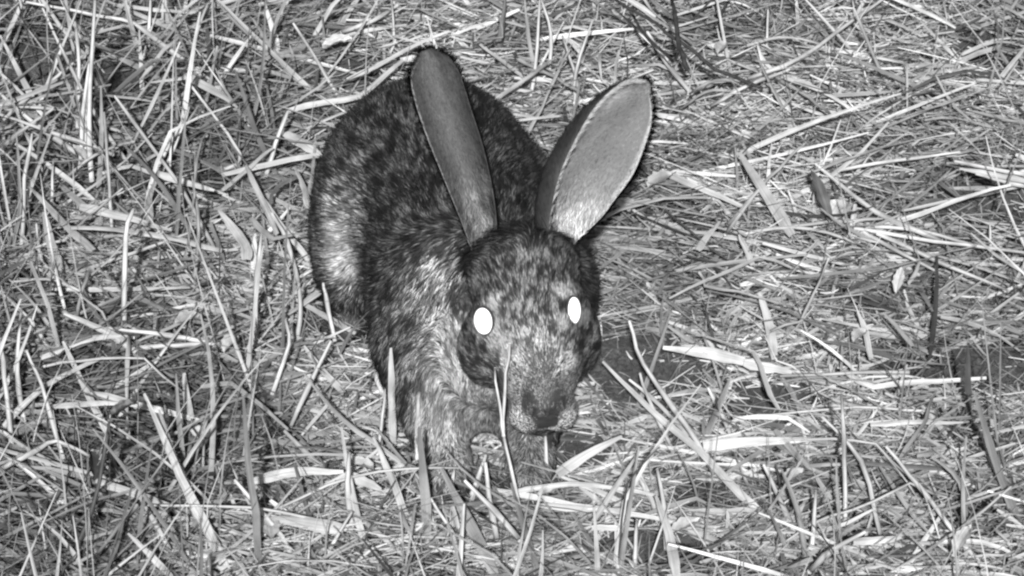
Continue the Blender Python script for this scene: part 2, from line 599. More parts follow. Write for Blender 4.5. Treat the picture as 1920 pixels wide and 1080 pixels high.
base_c = base_c * (1 - on_head) + .042 * on_head
agouti = agouti * (1 - on_head) + .85 * on_head
for px, py, r, v, ag in ((648, 420, .013, .22, .4), (655, 480, .014, .21, .35), (655, 350, .009, .09, .7),       # pale side of the haunch
                         (838, 520, .011, .25, .55), (815, 580, .015, .26, .5), (800, 650, .015, .23, .45),      # ruff beside the cheek
                         (860, 740, .018, .165, .4), (830, 785, .014, .155, .3), (920, 790, .015, .125, .3), (890, 812, .010, .09, .3),   # breast, with the shade between the fore legs painted in
                         (760, 620, .012, .070, .8), (852, 855, .012, .24, .2), (985, 865, .012, .15, .2),
                         # face
                         (985, 500, .010, .040, 1.0), (1000, 560, .012, .046, 1.0), (1005, 610, .009, .072, .9), (1010, 650, .009, .105, .7),
                         (1060, 690, .006, .24, .3), (962, 682, .007, .25, .3), (970, 715, .006, .26, .25), (1066, 715, .005, .22, .25), (958, 745, .006, .24, .2), (1076, 745, .006, .20, .2),
                         (905, 672, .009, .062, .9), (890, 645, .007, .045, .9), (1096, 640, .008, .040, .9), (878, 560, .009, .022, .8), (1104, 540, .010, .018, .8), (884, 700, .006, .04, .8), (1093, 700, .006, .04, .8),
                         (932, 645, .0035, .24, .1), (927, 575, .0032, .24, .1), (938, 612, .0028, .22, .1), (948, 665, .003, .20, .2),
                         (1056, 608, .0032, .24, .1), (1060, 552, .0030, .23, .1),
                         (1016, 722, .005, .14, .3), (992, 747, .0020, .03, .1), (1043, 741, .0020, .03, .1),
                         (1018, 735, .0040, .14, .2), (1018, 796, .0014, .03, .1),
                         (960, 772, .0040, .24, .2), (968, 786, .0035, .38, .1), (980, 798, .0034, .46, .1), (996, 804, .0028, .42, .1),
                         (1076, 768, .0040, .20, .2), (1071, 782, .0035, .36, .1), (1060, 794, .0034, .44, .1), (1042, 802, .0028, .40, .1), (944, 768, .0045, .045, .3)):
    paint(surf(px, py), r, v, ag)
# grizzle: clumps of pale and black-tipped hair, elongated along the coat
hq = hp + hdir * (hlen * .72)[:, None]
warp = np.stack([vnoise(hq, 90, s_) for s_ in (31, 32, 33)], -1) - .5
st_ = (hq + warp * .007) * A(1.3, .7, .75)
n1 = vnoise(st_ + A(.3, .1, .7), 90, 21); n2 = vnoise(st_, 215, 22); n3 = vnoise(st_ @ np.array([[.8, .6, 0], [-.6, .8, 0], [0, 0, 1]]), 700, 23)
clump = sstep(.36, .66, (.22 - .08 * on_head) * n1 + .40 * n2 + (.38 + .08 * on_head) * n3 + rng.normal(0, .035, len(hp)))
fine = vnoise(hq, 480, 24)
light = .08 + 4.6 * clump ** 1.5
lightf = 1 + (fine - .5) * .9 * (1 - .7 * muzz)
mid = base_c * ((1 - agouti) * lightf + agouti * light) * (1 + rng.uniform(-.4, .4, len(hp)) * (1 - .6 * muzz))
tip = base_c * ((1 - agouti) * .5 + agouti * (.05 + .9 * clump ** 2))
rootc = base_c * .35
guard = (rng.random(len(hp)) < .19 * (1 - .75 * on_head) * (1 - leg)) & (agouti > .4)      # long black guard hairs
mid = np.where(guard, .012, mid); tip = np.where(guard, .006, tip)
hlen = np.where(guard, hlen * 1.5, hlen)
fur = link('fur', hair_mesh('fur', hp - hn * (.03 * hlen)[:, None], hn, hdir, hlen, hwid, rootc, mid, tip, droop=.34, seg=2, tip_start=.5), M_FUR, hare)


# ------------------------------------------------------------------ ears
def make_ear(name, spine_px, widths_px, y0, lean, roll, cup, inner_col, rim_col, out_col, rim_side, label):
    """a curved leaf-shaped cup; spine given from base to tip, roll turns its mouth about the ear's length"""
    sp = np.array([at_y(px, py, y0) for px, py in spine_px])
    # lie the ear in the plane square to the line of sight, leaning back by 'lean'
    b0 = sp[0]
    EPX = FPX / ((b0 - CAM) @ FWD)                 # photo pixels to the metre at the ear
    for i in range(1, len(sp)):
        d2 = np.array(spine_px[i], float) - np.array(spine_px[0], float)
        sp[i] = b0 + (RGT * d2[0] - UPV * d2[1]) / EPX + FWD * lean * np.linalg.norm(d2) / EPX
    # resample
    n = 30
    tt = np.linspace(0, 1, len(sp)); ts = np.linspace(0, 1, n)
    def cr(vals):
        vals = np.asarray(vals, float)
        if vals.ndim == 1:
            vals = vals[:, None]
        ext = np.vstack([2 * vals[0] - vals[1], vals, 2 * vals[-1] - vals[-2]])
        res = []
        for t in ts:
            s = t * (len(vals) - 1); i = min(int(s), len(vals) - 2); u = s - i
            p0, p1, p2, p3 = ext[i], ext[i + 1], ext[i + 2], ext[i + 3]
            res.append(.5 * ((2 * p1) + (-p0 + p2) * u + (2 * p0 - 5 * p1 + 4 * p2 - p3) * u * u + (-p0 + 3 * p1 - 3 * p2 + p3) * u ** 3))
        return np.array(res)
    C_ = cr(sp)
    W = np.maximum(cr(widths_px)[:, 0], 1.5) / EPX / 2
    W = W * (1 + .05 * (vnoise(np.stack([ts * 7, ts * 0 + y0 * 100, ts * 0], -1), 1.0, 81) - .5))
    R = cr(roll)[:, 0]
    K = cr(cup)[:, 0]
    T = nrm(np.gradient(C_, axis=0))
    back = nrm(FWD - T * (T @ FWD)[:, None])
    side = np.cross(T, back)                       # points to one side of the picture
    sgn = np.sign((side @ RGT).mean()); side = side * sgn
    m_ = 22
    us = np.linspace(-1, 1, m_)
    thick = .0011
    inner = np.zeros((n, m_, 3)); outer = np.zeros((n, m_, 3)); nor = np.zeros((n, m_, 3))
    for i in range(n):
        cr_, sr_ = math.cos(R[i]), math.sin(R[i])
        s_ax = side[i] * cr_ - back[i] * sr_        # rolled axes: mouth of the cup opens along -b_ax
        b_ax = back[i] * cr_ + side[i] * sr_
        ang = us * K[i]                             # arc half angle
        rad = W[i] / max(math.sin(min(K[i], math.pi / 2)), .2)
        x = rad * np.sin(ang); z = -rad * (1 - np.cos(ang)) + rad * (1 - math.cos(K[i])) * .5
        inner[i] = C_[i] + x[:, None] * s_ax + z[:, None] * b_ax
        nn = -np.sin(ang)[:, None] * s_ax * -1 + np.cos(ang)[:, None] * b_ax
        nor[i] = nn
        rimfall = np.sqrt(np.clip(1 - us ** 6, 0, 1))
        outer[i] = inner[i] + nn * (thick * rimfall + .0003)[:, None]
    V = np.concatenate([inner.reshape(-1, 3), outer.reshape(-1, 3)])
    idx = np.arange(n * m_).reshape(n, m_)
    q1 = np.stack([idx[:-1, :-1], idx[:-1, 1:], idx[1:, 1:], idx[1:, :-1]], -1).reshape(-1, 4)
    q2 = q1[:, ::-1] + n * m_
    off = n * m_
    rim = []
    for i in range(n - 1):
        for j in (0, m_ - 1):
            a, b = idx[i, j], idx[i + 1, j]
            rim.append([a, b, b + off, a + off] if j == 0 else [b, a, a + off, b + off])
    for j in range(m_ - 1):
        a, b = idx[-1, j], idx[-1, j + 1]
        rim.append([b, a, a + off, b + off])
    F = np.concatenate([q1, q2, np.array(rim)])
    uu = np.tile(us[None], (n, 1)); vv = np.tile(ts[:, None], (1, m_))
    cin = inner_col(uu, vv)
    edge = sstep(.90, .985, np.abs(uu)) * sstep(.12, .4, vv) * rim_side(uu)
    cin = cin * (1 - edge) + rim_col * edge
    cout = out_col * (.6 + .9 * vnoise(np.stack([uu * 5, vv * 22, uu * 0], -1), 1.0, 52))
    col = np.concatenate([cin.ravel(), cout.ravel()])
    ear = link('ear', mesh_from('ear', V - HOFF, F.ravel(), np.full(len(F), 4), col=col), M_EAR, hare)
    ear['label'] = label
    # short fur: outside dense and dark, inside a fine down, a fringe on the rim
    def bil(grid, i, j):
        i0 = np.clip(np.floor(i).astype(int), 0, n - 2); j0 = np.clip(np.floor(j).astype(int), 0, m_ - 2)
        fi = (i - i0)[:, None]; fj = (j - j0)[:, None]
        return (grid[i0, j0] * (1 - fi) * (1 - fj) + grid[i0 + 1, j0] * fi * (1 - fj) + grid[i0, j0 + 1] * (1 - fi) * fj + grid[i0 + 1, j0 + 1] * fi * fj)
    Tg = np.tile(T[:, None], (1, m_, 1))
    no = 9000
    i = rng.random(no) * (n - 1.01); j = rng.random(no) * (m_ - 1.01)
    ro, nn_, tg = bil(outer, i, j), nrm(bil(nor, i, j)), bil(Tg, i, j)
    ln = rng.uniform(.0018, .0038, no)
    c_ = out_col * rng.uniform(.3, 2.6, no)
    d_ = nrm(tg + nn_ * .55 + rng.normal(0, .2, (no, 3)))
    parts = [(ro, nn_, d_, ln, np.full(no, .0004), c_)]
    ni = 14000
    i = rng.random(ni) * (n - 1.01); j = rng.random(ni) * (m_ - 1.01)
    ro, nn_, tg = bil(inner, i, j), -nrm(bil(nor, i, j)), bil(Tg, i, j)
    ui = (j / (m_ - 1)) * 2 - 1; vi = i / (n - 1)
    lo_base = sstep(.48, .08, vi)
    c_ = inner_col(ui, vi) * np.where(lo_base > rng.random(ni) * .9, rng.choice([.25, .7, 1.6, 2.6], ni), rng.uniform(.5, 1.7, ni)) * (.7 + .6 * vnoise(np.stack([ui * 6, vi * 20, ui * 0 + y0 * 50], -1), 1.0, 53))
    d_ = nrm(tg + nn_ * .30 + rng.normal(0, .28, (ni, 3)))
    ln = rng.uniform(.0014, .0034, ni) * (1 + 3.0 * lo_base)
    parts.append((ro, nn_, d_, ln, np.full(ni, .0004), c_))
    nr = 1900
    i = rng.random(nr) ** .8 * (n - 1.01); sd_ = rng.choice([-1, 1], nr) if rim_col < .2 else np.ones(nr); j = np.where(sd_ < 0, 0.0, m_ - 1.01) + 0
    tipk = rng.random(nr) < .2
    j = np.where(tipk, rng.random(nr) * (m_ - 1.01), j); i = np.where(tipk, n - 1.01, i)
    ro, nn_, tg = bil(outer, i, j), nrm(bil(nor, i, j)), bil(Tg, i, j)
    rimdir = nrm(bil(inner, i, j) - bil(inner, i, np.full(nr, (m_ - 1) / 2)))
    d_ = nrm(np.where(tipk[:, None], tg, rimdir * .7 + tg * .6) + nn_ * .35 + rng.normal(0, .25, (nr, 3)))
    dark_tip = sstep(.45, .95, i / (n - 1))
    c_ = (out_col * .9 + (rim_col * .35) * (1 - dark_tip) * rng.random(nr)) * rng.uniform(.5, 1.2, nr)
    ln = rng.uniform(.0015, .0036, nr) * (1 + .8 * dark_tip)
    parts.append((ro, nn_, d_, ln, np.full(nr, .0004), c_))
    if rim_col > .2:                                # the pale fringe inside the leading edge
        nf = 6500
        i = rng.uniform(.06, .97, nf) * (n - 1.01); j = rng.uniform(0, 1.6, nf)
        ro, tg = bil(inner, i, j), bil(Tg, i, j)
        inward = nrm(bil(inner, i, np.full(nf, (m_ - 1) * .62)) - ro)
        nn_ = nrm(inward * .3 - FWD)
        d_ = nrm(tg * .9 + inward * .9 - FWD * .30 + rng.normal(0, .14, (nf, 3)))
        fl = rng.uniform(.0035, .0105, nf) * (1 - .45 * sstep(.5, 1.0, i / n))
        parts.append((ro, nn_, d_, fl, np.full(nf, .00034), rim_col * rng.uniform(.55, 1.15, nf)))
    ro, nn_, d_, ln, wd, c_ = [np.concatenate([p[k] for p in parts]) for k in range(6)]
    link('ear_fur', hair_mesh('ear_fur', ro, nn_, d_, ln, wd, c_ * .7, c_, c_ * .8, droop=.1, seg=2), M_FUR, ear)
    return ear


def ear_mottle(u, v, sd_):
    q_ = np.stack([u * 4, v * 16, u * 0 + sd_], -1)
    return .55 + .9 * vnoise(q_, 1.0, 61) * (.5 + vnoise(q_, 3.1, 62))


def left_inner(u, v):
    low = sstep(.42, .18, v)
    return (.036 + .012 * np.exp(-((u + .1) / .4) ** 2)) * (1 - low) + .085 * low * ear_mottle(u, v, 1.0) ** 1.6


def right_inner(u, v):
    fold = np.exp(-((u + .42 - .15 * v) / .22) ** 2) * sstep(1.0, .7, v)
    rimlow = np.exp(-((u - .8) / .3) ** 2) * sstep(.65, .2, v)
    vein = np.exp(-((u - .1 - .5 * (v - .35)) / .05) ** 2) * sstep(.2, .3, v) * sstep(.75, .6, v)
    return .080 + .24 * fold + .10 * rimlow + .03 * vein + .09 * sstep(.45, .1, v) * ear_mottle(u, v, 5.0) + .025 * vnoise(np.stack([u * 3, v * 7, u * 0], -1), 1.0, 63)


make_ear('ear', [(905, 520), (903, 430), (874, 318), (838, 214), (812, 132), (800, 96)],
         [14, 60, 88, 98, 86, 24], -.222, .20, [.1, .12, .15, .15, .1, .1], [1.4, 1.3, 1.15, 1.05, .95, .7],
         left_inner, .17, .015, lambda u: (u < 0) * .9, 'dark grey ear standing almost upright')
make_ear('ear', [(1040, 490), (1042, 418), (1072, 334), (1126, 252), (1182, 190), (1212, 156)],
         [34, 124, 200, 206, 124, 12], -.212, .16, [-.9, -.95, -.95, -.88, -.7, -.5], [1.5, 1.5, 1.35, 1.2, 1.0, .7],
         right_inner, .30, .022, lambda u: 1.0 + 0 * u, 'paler ear leaning outward and showing its inside')


# ------------------------------------------------------------------ eyes
def ring_mesh(name, c_, ax1, ax2, nrmv, r1, r2, tube, seg=40, sub=8):
    V = []
    for i in range(seg):
        a = 2 * math.pi * i / seg
        rad = ax1 * math.cos(a) * r1 + ax2 * math.sin(a) * r2
        rd = nrm(rad)
        for j in range(sub):
            b = 2 * math.pi * j / sub
            V.append(c_ + rad + rd * math.cos(b) * tube + nrmv * math.sin(b) * tube)
    idx = np.arange(seg * sub).reshape(seg, sub)
    F = np.stack([idx, np.roll(idx, -1, 0), np.roll(np.roll(idx, -1, 0), -1, 1), np.roll(idx, -1, 1)], -1).reshape(-1, 4)
    return mesh_from(name, np.array(V) - HOFF, F.ravel(), np.full(len(F), 4))


def make_eye(c_, facing, w, h, tilt):
    up = nrm(UPV * math.cos(tilt) + RGT * math.sin(tilt)); up = nrm(up - facing * (up @ facing)); sd_ = np.cross(up, facing)
    V = []
    seg, rings = 36, 14
    for i in range(rings + 1):
        ph = math.pi * i / rings
        for j in range(seg):
            a = 2 * math.pi * j / seg
            V.append(c_ + facing * math.cos(ph) * .0035 + (sd_ * math.cos(a) * w + up * math.sin(a) * h) * math.sin(ph) ** .8)
    idx = np.arange((rings + 1) * seg).reshape(rings + 1, seg)
    F = np.stack([idx[:-1], np.roll(idx[:-1], -1, 1), np.roll(idx[1:], -1, 1), idx[1:]], -1).reshape(-1, 4)[:, ::-1]
    e = link('eye', mesh_from('eye', np.array(V) - HOFF, F.ravel(), np.full(len(F), 4)), M_EYE, hare)
    link('eyelid', ring_mesh('eyelid', c_ - facing * .0012, sd_, up, facing, w + .0002, h + .0002, .0009), M_LID, e)
    return e


def eye_at(px, py, w_px, h_px, out, tilt):
    # slide along the line of sight until the head's surface
    d_ = ray(px, py); t = ((-.34) - CAM[1]) / d_[1]
    for _ in range(400):
        p = CAM + d_ * t
        s = hare_sdf(p[None])[0]
        if s < .0012:
            break
        t += .0006
    facing = nrm(-FWD * .80 + out * .6)
    return make_eye(p + facing * .0006, facing, w_px / 2900 / 2 / .82, h_px / 2900 / 2, tilt)


eye_at(907, 602, 29, 46, -HL, -.18)
eye_at(1075, 582, 20, 46, HL, .05)


# ------------------------------------------------------------------ straw litter
def strips(base, az, pitch, length, width, bend, lat, kink, kinkpos, twist, fold, shade, seg=5, taper=.6, cross=3):
    """vectorised blades of dry grass: three points across (folded), seg stations along"""
    N = len(base)
    ts = np.linspace(0, 1, seg + 1)
    p = base.copy(); V = []; UVs = []; Cs = []
    u0 = rng.random(N) * 40
    for k, t in enumerate(ts):
        a = az + lat * t + kink * .5 * (t > kinkpos)
        pt = pitch + bend * (t - .5) - np.abs(kink) * .4 * (t > kinkpos)
        d_ = np.stack([np.cos(a) * np.cos(pt), np.sin(a) * np.cos(pt), np.sin(pt)], -1)
        if k:
            p = p + d_ * (length / seg)[:, None]
        s0 = np.stack([-np.sin(a), np.cos(a), np.zeros(N)], -1)
        up = np.cross(d_, s0)
        tw = twist[:, 0] + twist[:, 1] * t
        s_ = s0 * np.cos(tw)[:, None] + up * np.sin(tw)[:, None]
        u_ = np.cross(d_, s_)
        w = width * np.minimum(1, .55 + 3.0 * t) * (1 - taper * t ** 2.2)
        V += [p - s_ * (w / 2)[:, None], p + u_ * (w * fold)[:, None], p + s_ * (w / 2)[:, None]] if cross == 3 else [p - s_ * (w / 2)[:, None], p + s_ * (w / 2)[:, None]]
        for c_ in ((-.5, 0, .5) if cross == 3 else (-.5, .5)):
            UVs.append(np.stack([u0 + c_ * w, u0 * 1.7 + length * t], -1))
            Cs.append(shade)
    V = np.stack(V, 1); UVs = np.stack(UVs, 1); Cs = np.stack(Cs, 1)
    q = []
    for k in range(seg):
        for c_ in range(cross - 1):
            q.append([cross * k + c_, cross * k + c_ + 1, cross * (k + 1) + c_ + 1, cross * (k + 1) + c_])
    return V, UVs, Cs, np.array(q)


def litter_mesh(name, V, UVs, Cs, q):
    N, M = V.shape[:2]
    F = (np.arange(N)[:, None, None] * M + q[None]).reshape(-1)
    return mesh_from(name, V.reshape(-1, 3), F, np.full(N * len(q), 4), col=Cs.reshape(-1), uv=UVs.reshape(-1, 2))


def keep_clear(V, margin=.0015):
    """True for blades that do not run through the hare or below the ground"""
    N, M = V.shape[:2]
    P = V.reshape(-1, 3)
    inside = np.zeros(len(P), bool)
    bb = (P[:, 0] > -.16) & (P[:, 0] < .09) & (P[:, 1] > -.33) & (P[:, 1] < .11) & (P[:, 2] < .2)
    if bb.any():
        inside[bb] = hare_sdf(P[bb]) < margin
    return ~inside.reshape(N, M).any(1)


def pile(x, y):
    p = np.stack([x, y, np.zeros_like(x)], -1)
    return (.010 + .018 * vnoise(p, 14, 31)) * (1 - .85 * bare(x, y))


def shade_mix(n, lo=.045, hi=.43, bias=1.0):
    """dry straw: mostly pale, some weathered grey, some dark dead blades"""
    r = rng.random(n)
    s = np.where(r < .64, rng.uniform(.27, hi, n), np.where(r < .88, rng.uniform(.13, .28, n), rng.uniform(lo, .13, n)))
    return s * bias


def litter(n, xr, yr, zmode, lmin, lmax, wmin, wmax, pit, seg=5, thin=.9, dens=None, shade=None, bendk=.5, kinkp=.3, lift=0.0, cross=3, keep=None):
    x = rng.uniform(*xr, n); y = rng.uniform(*yr, n)
    k = rng.random(n) > bare(x, y) * thin
    if dens is not None:
        k &= rng.random(n) < dens(x, y)
    if keep is not None:
        k &= rng.random(n) < keep(x, y)
    x, y = x[k], y[k]; n = len(x)
    L = lmin + (lmax - lmin) * rng.random(n) ** 2.0
    w = wmin + (wmax - wmin) * rng.random(n) ** 2.4
    az = rng.uniform(0, 2 * math.pi, n)
    # the mown straw lies rather across the slope
    flip = rng.random(n) < .35
    az = np.where(flip, rng.normal(0, .45, n) + math.pi * (rng.random(n) < .5), az)
    pitch = rng.normal(0, pit, n)
    H = pile(x, y)
    z = ground_z(x, y) + H * (rng.random(n) ** (.6 if zmode == 'top' else 1.0)) + np.maximum(0, np.sin(np.abs(pitch)) * L * .35) * (pitch < 0) + .001 + lift
    base = np.stack([x - np.cos(az) * L * .5, y - np.sin(az) * L * .5, z], -1)
    bend = rng.normal(0, bendk, n) * (rng.random(n) < .5); lat = rng.normal(0, .22, n)
    kink = np.where(rng.random(n) < kinkp, rng.normal(0, 1.0, n), 0); kp = rng.uniform(.25, .75, n)
    tw = np.stack([rng.normal(0, .7, n), rng.normal(0, .5, n)], -1)
    fold = rng.uniform(-.25, .25, n)
    sh = shade_mix(n) if shade is None else shade(n)
    p3 = np.stack([x, y, x * 0], -1)
    sh = sh * (.64 + .70 * sstep(.25, .75, .6 * vnoise(p3, 11, 71) + .4 * vnoise(p3, 37, 72)))      # weathered and fresh patches
    sh = sh * (1 - .34 * sstep(-.06, -.20, x) * (.6 + .8 * vnoise(p3, 8, 73)))                     # lamp falloff towards the left, painted into the straw's grey
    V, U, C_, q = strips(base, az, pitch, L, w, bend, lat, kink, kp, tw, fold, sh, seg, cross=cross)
    ea, eb = V[:, 1], V[:, -2]
    bb_ = np.maximum(bare(ea[:, 0], ea[:, 1]), bare(eb[:, 0], eb[:, 1]))
    ok = keep_clear(V) & (V[..., 2].min(1) > -.02) & (rng.random(len(V)) > bb_ * thin)
    return V[ok], U[ok], C_[ok], q


def near_dens(x, y):
    """full in and around the view, thinning out with distance"""
    r = np.maximum(np.abs(x) / .45, np.abs(y + .0) / .60)
    return 1 - .75 * sstep(1.0, 2.2, r)


def upright_dens(x, y):
    """standing dry grass: thick to the left of the hare and along the near edge, sparse on the right"""
    p = np.stack([x, y, np.zeros_like(x)], -1)
    left = sstep(-.10, -.19, x) * 1.0
    near = sstep(-.29, -.38, y) * .5
    cl = sstep(.35, .65, vnoise(p, 17, 41))
    return np.clip((np.maximum(left, near) + .06) * (.25 + .75 * cl), 0, 1) * near_dens(x, y)


NEAR = ((-.46, .46), (-.55, .62))
WIDE = ((-1.25, 1.25), (-.9, 1.6))


def far_dens(x, y):
    return 1.0 - .97 * ((np.abs(x) < .46) & (y > -.55) & (y < .62))


def join(a, b):
    return np.concatenate([a[0], b[0]]), np.concatenate([a[1], b[1]]), np.concatenate([a[2], b[2]]), a[3]


def litter2(n_near, n_far, mode, l0, l1, w0, w1, *args, **kw):
    return join(litter(n_near, *NEAR, mode, l0, l1, w0, w1, *args, **kw), litter(n_far, *WIDE, mode, l0 * 1.8, l1 * 1.4, w0 * 2, w1 * 1.8, *args, dens=far_dens, **kw))


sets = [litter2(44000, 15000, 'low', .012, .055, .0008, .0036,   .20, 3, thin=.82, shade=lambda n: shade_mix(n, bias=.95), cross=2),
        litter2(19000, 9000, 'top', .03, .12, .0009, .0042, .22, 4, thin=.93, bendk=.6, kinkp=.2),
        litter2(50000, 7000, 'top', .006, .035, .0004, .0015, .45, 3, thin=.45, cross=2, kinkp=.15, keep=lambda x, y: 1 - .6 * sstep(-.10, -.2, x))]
for k, (V, U, C_, q) in enumerate(sets):
    nm = ('chopped_straw', 'straw_litter', 'chaff')[k]
    lb = ('short broken straw pieces packed over the dark soil', 'long dry straw blades matted loosely across the ground', 'fine thin chaff scattered over the matted straw')[k]
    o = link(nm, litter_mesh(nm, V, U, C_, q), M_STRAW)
    tag(o, lb, ('straw', 'straw', 'chaff')[k], kind='stuff')


def upright(n, xr, yr, lmin, lmax, wmin, wmax):
    x = rng.uniform(*xr, n); y = rng.uniform(*yr, n)
    k = rng.random(n) < upright_dens(x, y)
    x, y = x[k], y[k]; n = len(x)
    L = rng.uniform(lmin, lmax, n); w = wmin + (wmax - wmin) * rng.random(n) ** 1.8
    az = rng.uniform(0, 2 * math.pi, n)
    pitch = rng.uniform(.45, 1.5, n)
    base = np.stack([x, y, ground_z(x, y) - .002], -1)
    bend = rng.normal(-.15, .3, n); lat = rng.normal(0, .3, n)
    kink = np.where(rng.random(n) < .3, rng.normal(0, 1.6, n), 0); kp = rng.uniform(.4, .8, n)
    tw = np.stack([rng.normal(0, 1.0, n), rng.normal(0, .6, n)], -1)
    V, U, C_, q = strips(base, az, pitch, L, w, bend, lat, kink, kp, tw, rng.uniform(-.3, .3, n), shade_mix(n, .05, .40), 5, .75)
    ok = keep_clear(V)
    # none grows in the trodden strip right before the hare
    px, py = project(V.reshape(-1, 3))
    px = px.reshape(V.shape[:2]); py = py.reshape(V.shape[:2])
    ok &= ~((px > 600) & (px < 1220) & (py > 100) & (py < 830)).any(1) | (V[..., 1].min(1) > .08)
    return V[ok], U[ok], C_[ok], q


V, U, C_, q = join(upright(2500, *NEAR, .05, .16, .0010, .0042), upright(3000, *WIDE, .03, .12, .0010, .0042))
o = link('standing_dry_grass', litter_mesh('standing_dry_grass', V, U, C_, q), M_STRAW)
tag(o, 'short dry grass standing up out of the straw', 'grass', kind='stuff')


# crumbs and clods of earth in the open patches
ico_v = nrm(np.array([(0, 0, 1), (1, 0, .2), (.3, .95, .2), (-.8, .6, .2), (-.8, -.6, .2), (.3, -.95, .2), (0, 0, -.6)], float))
ico_f = np.array([(0, 1, 2), (0, 2, 3), (0, 3, 4), (0, 4, 5), (0, 5, 1), (6, 2, 1), (6, 3, 2), (6, 4, 3), (6, 5, 4), (6, 1, 5)])
bp_ = []
for bx_, by_, r in BARE:
    k = int(900 * (r / .03) ** 2)
    bp_.append(np.stack([rng.normal(bx_, r * .75, k), rng.normal(by_, r * 1.1, k)], -1))
bp_ = np.concatenate(bp_)
cs = .0006 + .0034 * rng.random(len(bp_)) ** 3
cz = ground_z(bp_[:, 0], bp_[:, 1])
V = ico_v[None] * cs[:, None, None] * rng.uniform(.6, 1.25, (len(bp_), 7, 1)) * A(1, 1, .8)
an = rng.uniform(0, 6.28, len(bp_))
V = np.stack([V[..., 0] * np.cos(an)[:, None] - V[..., 1] * np.sin(an)[:, None], V[..., 0] * np.sin(an)[:, None] + V[..., 1] * np.cos(an)[:, None], V[..., 2]], -1)
V += np.concatenate([bp_, (cz + cs * .3)[:, None]], 1)[:, None]
ok = keep_clear(V); V = V[ok]
F = (np.arange(len(V))[:, None, None] * 7 + ico_f[None]).reshape(-1)
o = link('soil_crumbs', mesh_from('soil_crumbs', V.reshape(-1, 3), F, np.full(len(V) * 10, 3), smooth=False), M_SOIL)
tag(o, 'loose dark crumbs of earth in the open soil patches', 'soil', kind='stuff')


# ------------------------------------------------------------------ single stalks and blades, told apart in the photograph
def path3d(pts, f, zb):
    p0 = pts[0]
    out = []
    for px, py in pts:
        out.append(at_z(px, py, zb + f * max(0.0, p0[1] - py) / 2560.0))
    return np.array(out)


def refine(P, n=3, jit=.0006):
    Q = []
    for i in range(len(P) - 1):
        for k in range(n):
            Q.append(P[i] + (P[i + 1] - P[i]) * k / n)
    Q.append(P[-1]); Q = np.array(Q)
    R = Q.copy(); R[1:-1] = .5 * Q[1:-1] + .25 * (Q[:-2] + Q[2:])
    R[1:-1] += rng.normal(0, jit, R[1:-1].shape)
    return R


def frames(P, tilt):
    T = nrm(np.gradient(P, axis=0))
    ref = nrm(A(0, -.6, .8) + tilt)
    sd_ = nrm(np.cross(T, ref)); up = np.cross(sd_, T)
    return T, sd_, up


def blade_mesh(name, P, w, shade, taper=.7, fold=.15):
    T, sd_, up = frames(P, rng.normal(0, .35, 3))
    n = len(P); t = np.linspace(0, 1, n)
    W = w * np.minimum(1, .7 + 2 * t) * (1 - taper * t ** 3) * (1 + .08 * rng.normal(0, 1, n))
    V = np.stack([P - sd_ * W[:, None] / 2, P + up * (W * fold)[:, None], P + sd_ * W[:, None] / 2], 1)
    arc = np.concatenate([[0], np.cumsum(np.linalg.norm(np.diff(P, axis=0), axis=1))])
    u0 = rng.random() * 40
    UV = np.stack([np.stack([u0 + c_ * W, u0 * 1.7 + arc], -1) for c_ in (-.5, 0, .5)], 1)
    q = []
    for k in range(n - 1):
        for c_ in (0, 1):
            q += [3 * k + c_, 3 * k + c_ + 1, 3 * k + c_ + 4, 3 * k + c_ + 3]
    o0 = P[0].copy()
    return mesh_from(name, V.reshape(-1, 3) - o0, q, np.full(len(q) // 4, 4), col=np.full(n * 3, shade), uv=UV.reshape(-1, 2)), o0


def tube_mesh(name, P, w, shade, taper=.45, m_=6, nodes=True):
    T, sd_, up = frames(P, np.zeros(3))
    n = len(P); t = np.linspace(0, 1, n)
    W = w * (1 - taper * t ** 2) / 2
    cshade = np.full(n, shade)
    if nodes and n > 5:
        for k in rng.choice(np.arange(2, n - 1), max(1, n // 7), replace=False):
            W[k] *= 1.3; cshade[k] *= .75
    V = []; UV = []
    arc = np.concatenate([[0], np.cumsum(np.linalg.norm(np.diff(P, axis=0), axis=1))])
    u0 = rng.random() * 40
    for j in range(m_):
        a = 2 * math.pi * j / m_
        V.append(P + (sd_ * math.cos(a) + up * math.sin(a)) * W[:, None])
        UV.append(np.stack([u0 + np.full(n, abs(a - math.pi) * w * .5), u0 * 1.7 + arc], -1))
    V = np.stack(V, 1); UV = np.stack(UV, 1)
    q = []; lt = []
    for k in range(n - 1):
        for j in range(m_):
            q += [m_ * k + j, m_ * (k + 1) + j, m_ * (k + 1) + (j + 1) % m_, m_ * k + (j + 1) % m_]; lt.append(4)
    q += list(range(m_ - 1, -1, -1)); lt.append(m_)
    q += [m_ * (n - 1) + j for j in range(m_)]; lt.append(m_)
    o0 = P[0].copy()
    return mesh_from(name, V.reshape(-1, 3) - o0, q, lt, col=np.repeat(cshade, m_), uv=UV.reshape(-1, 2)), o0


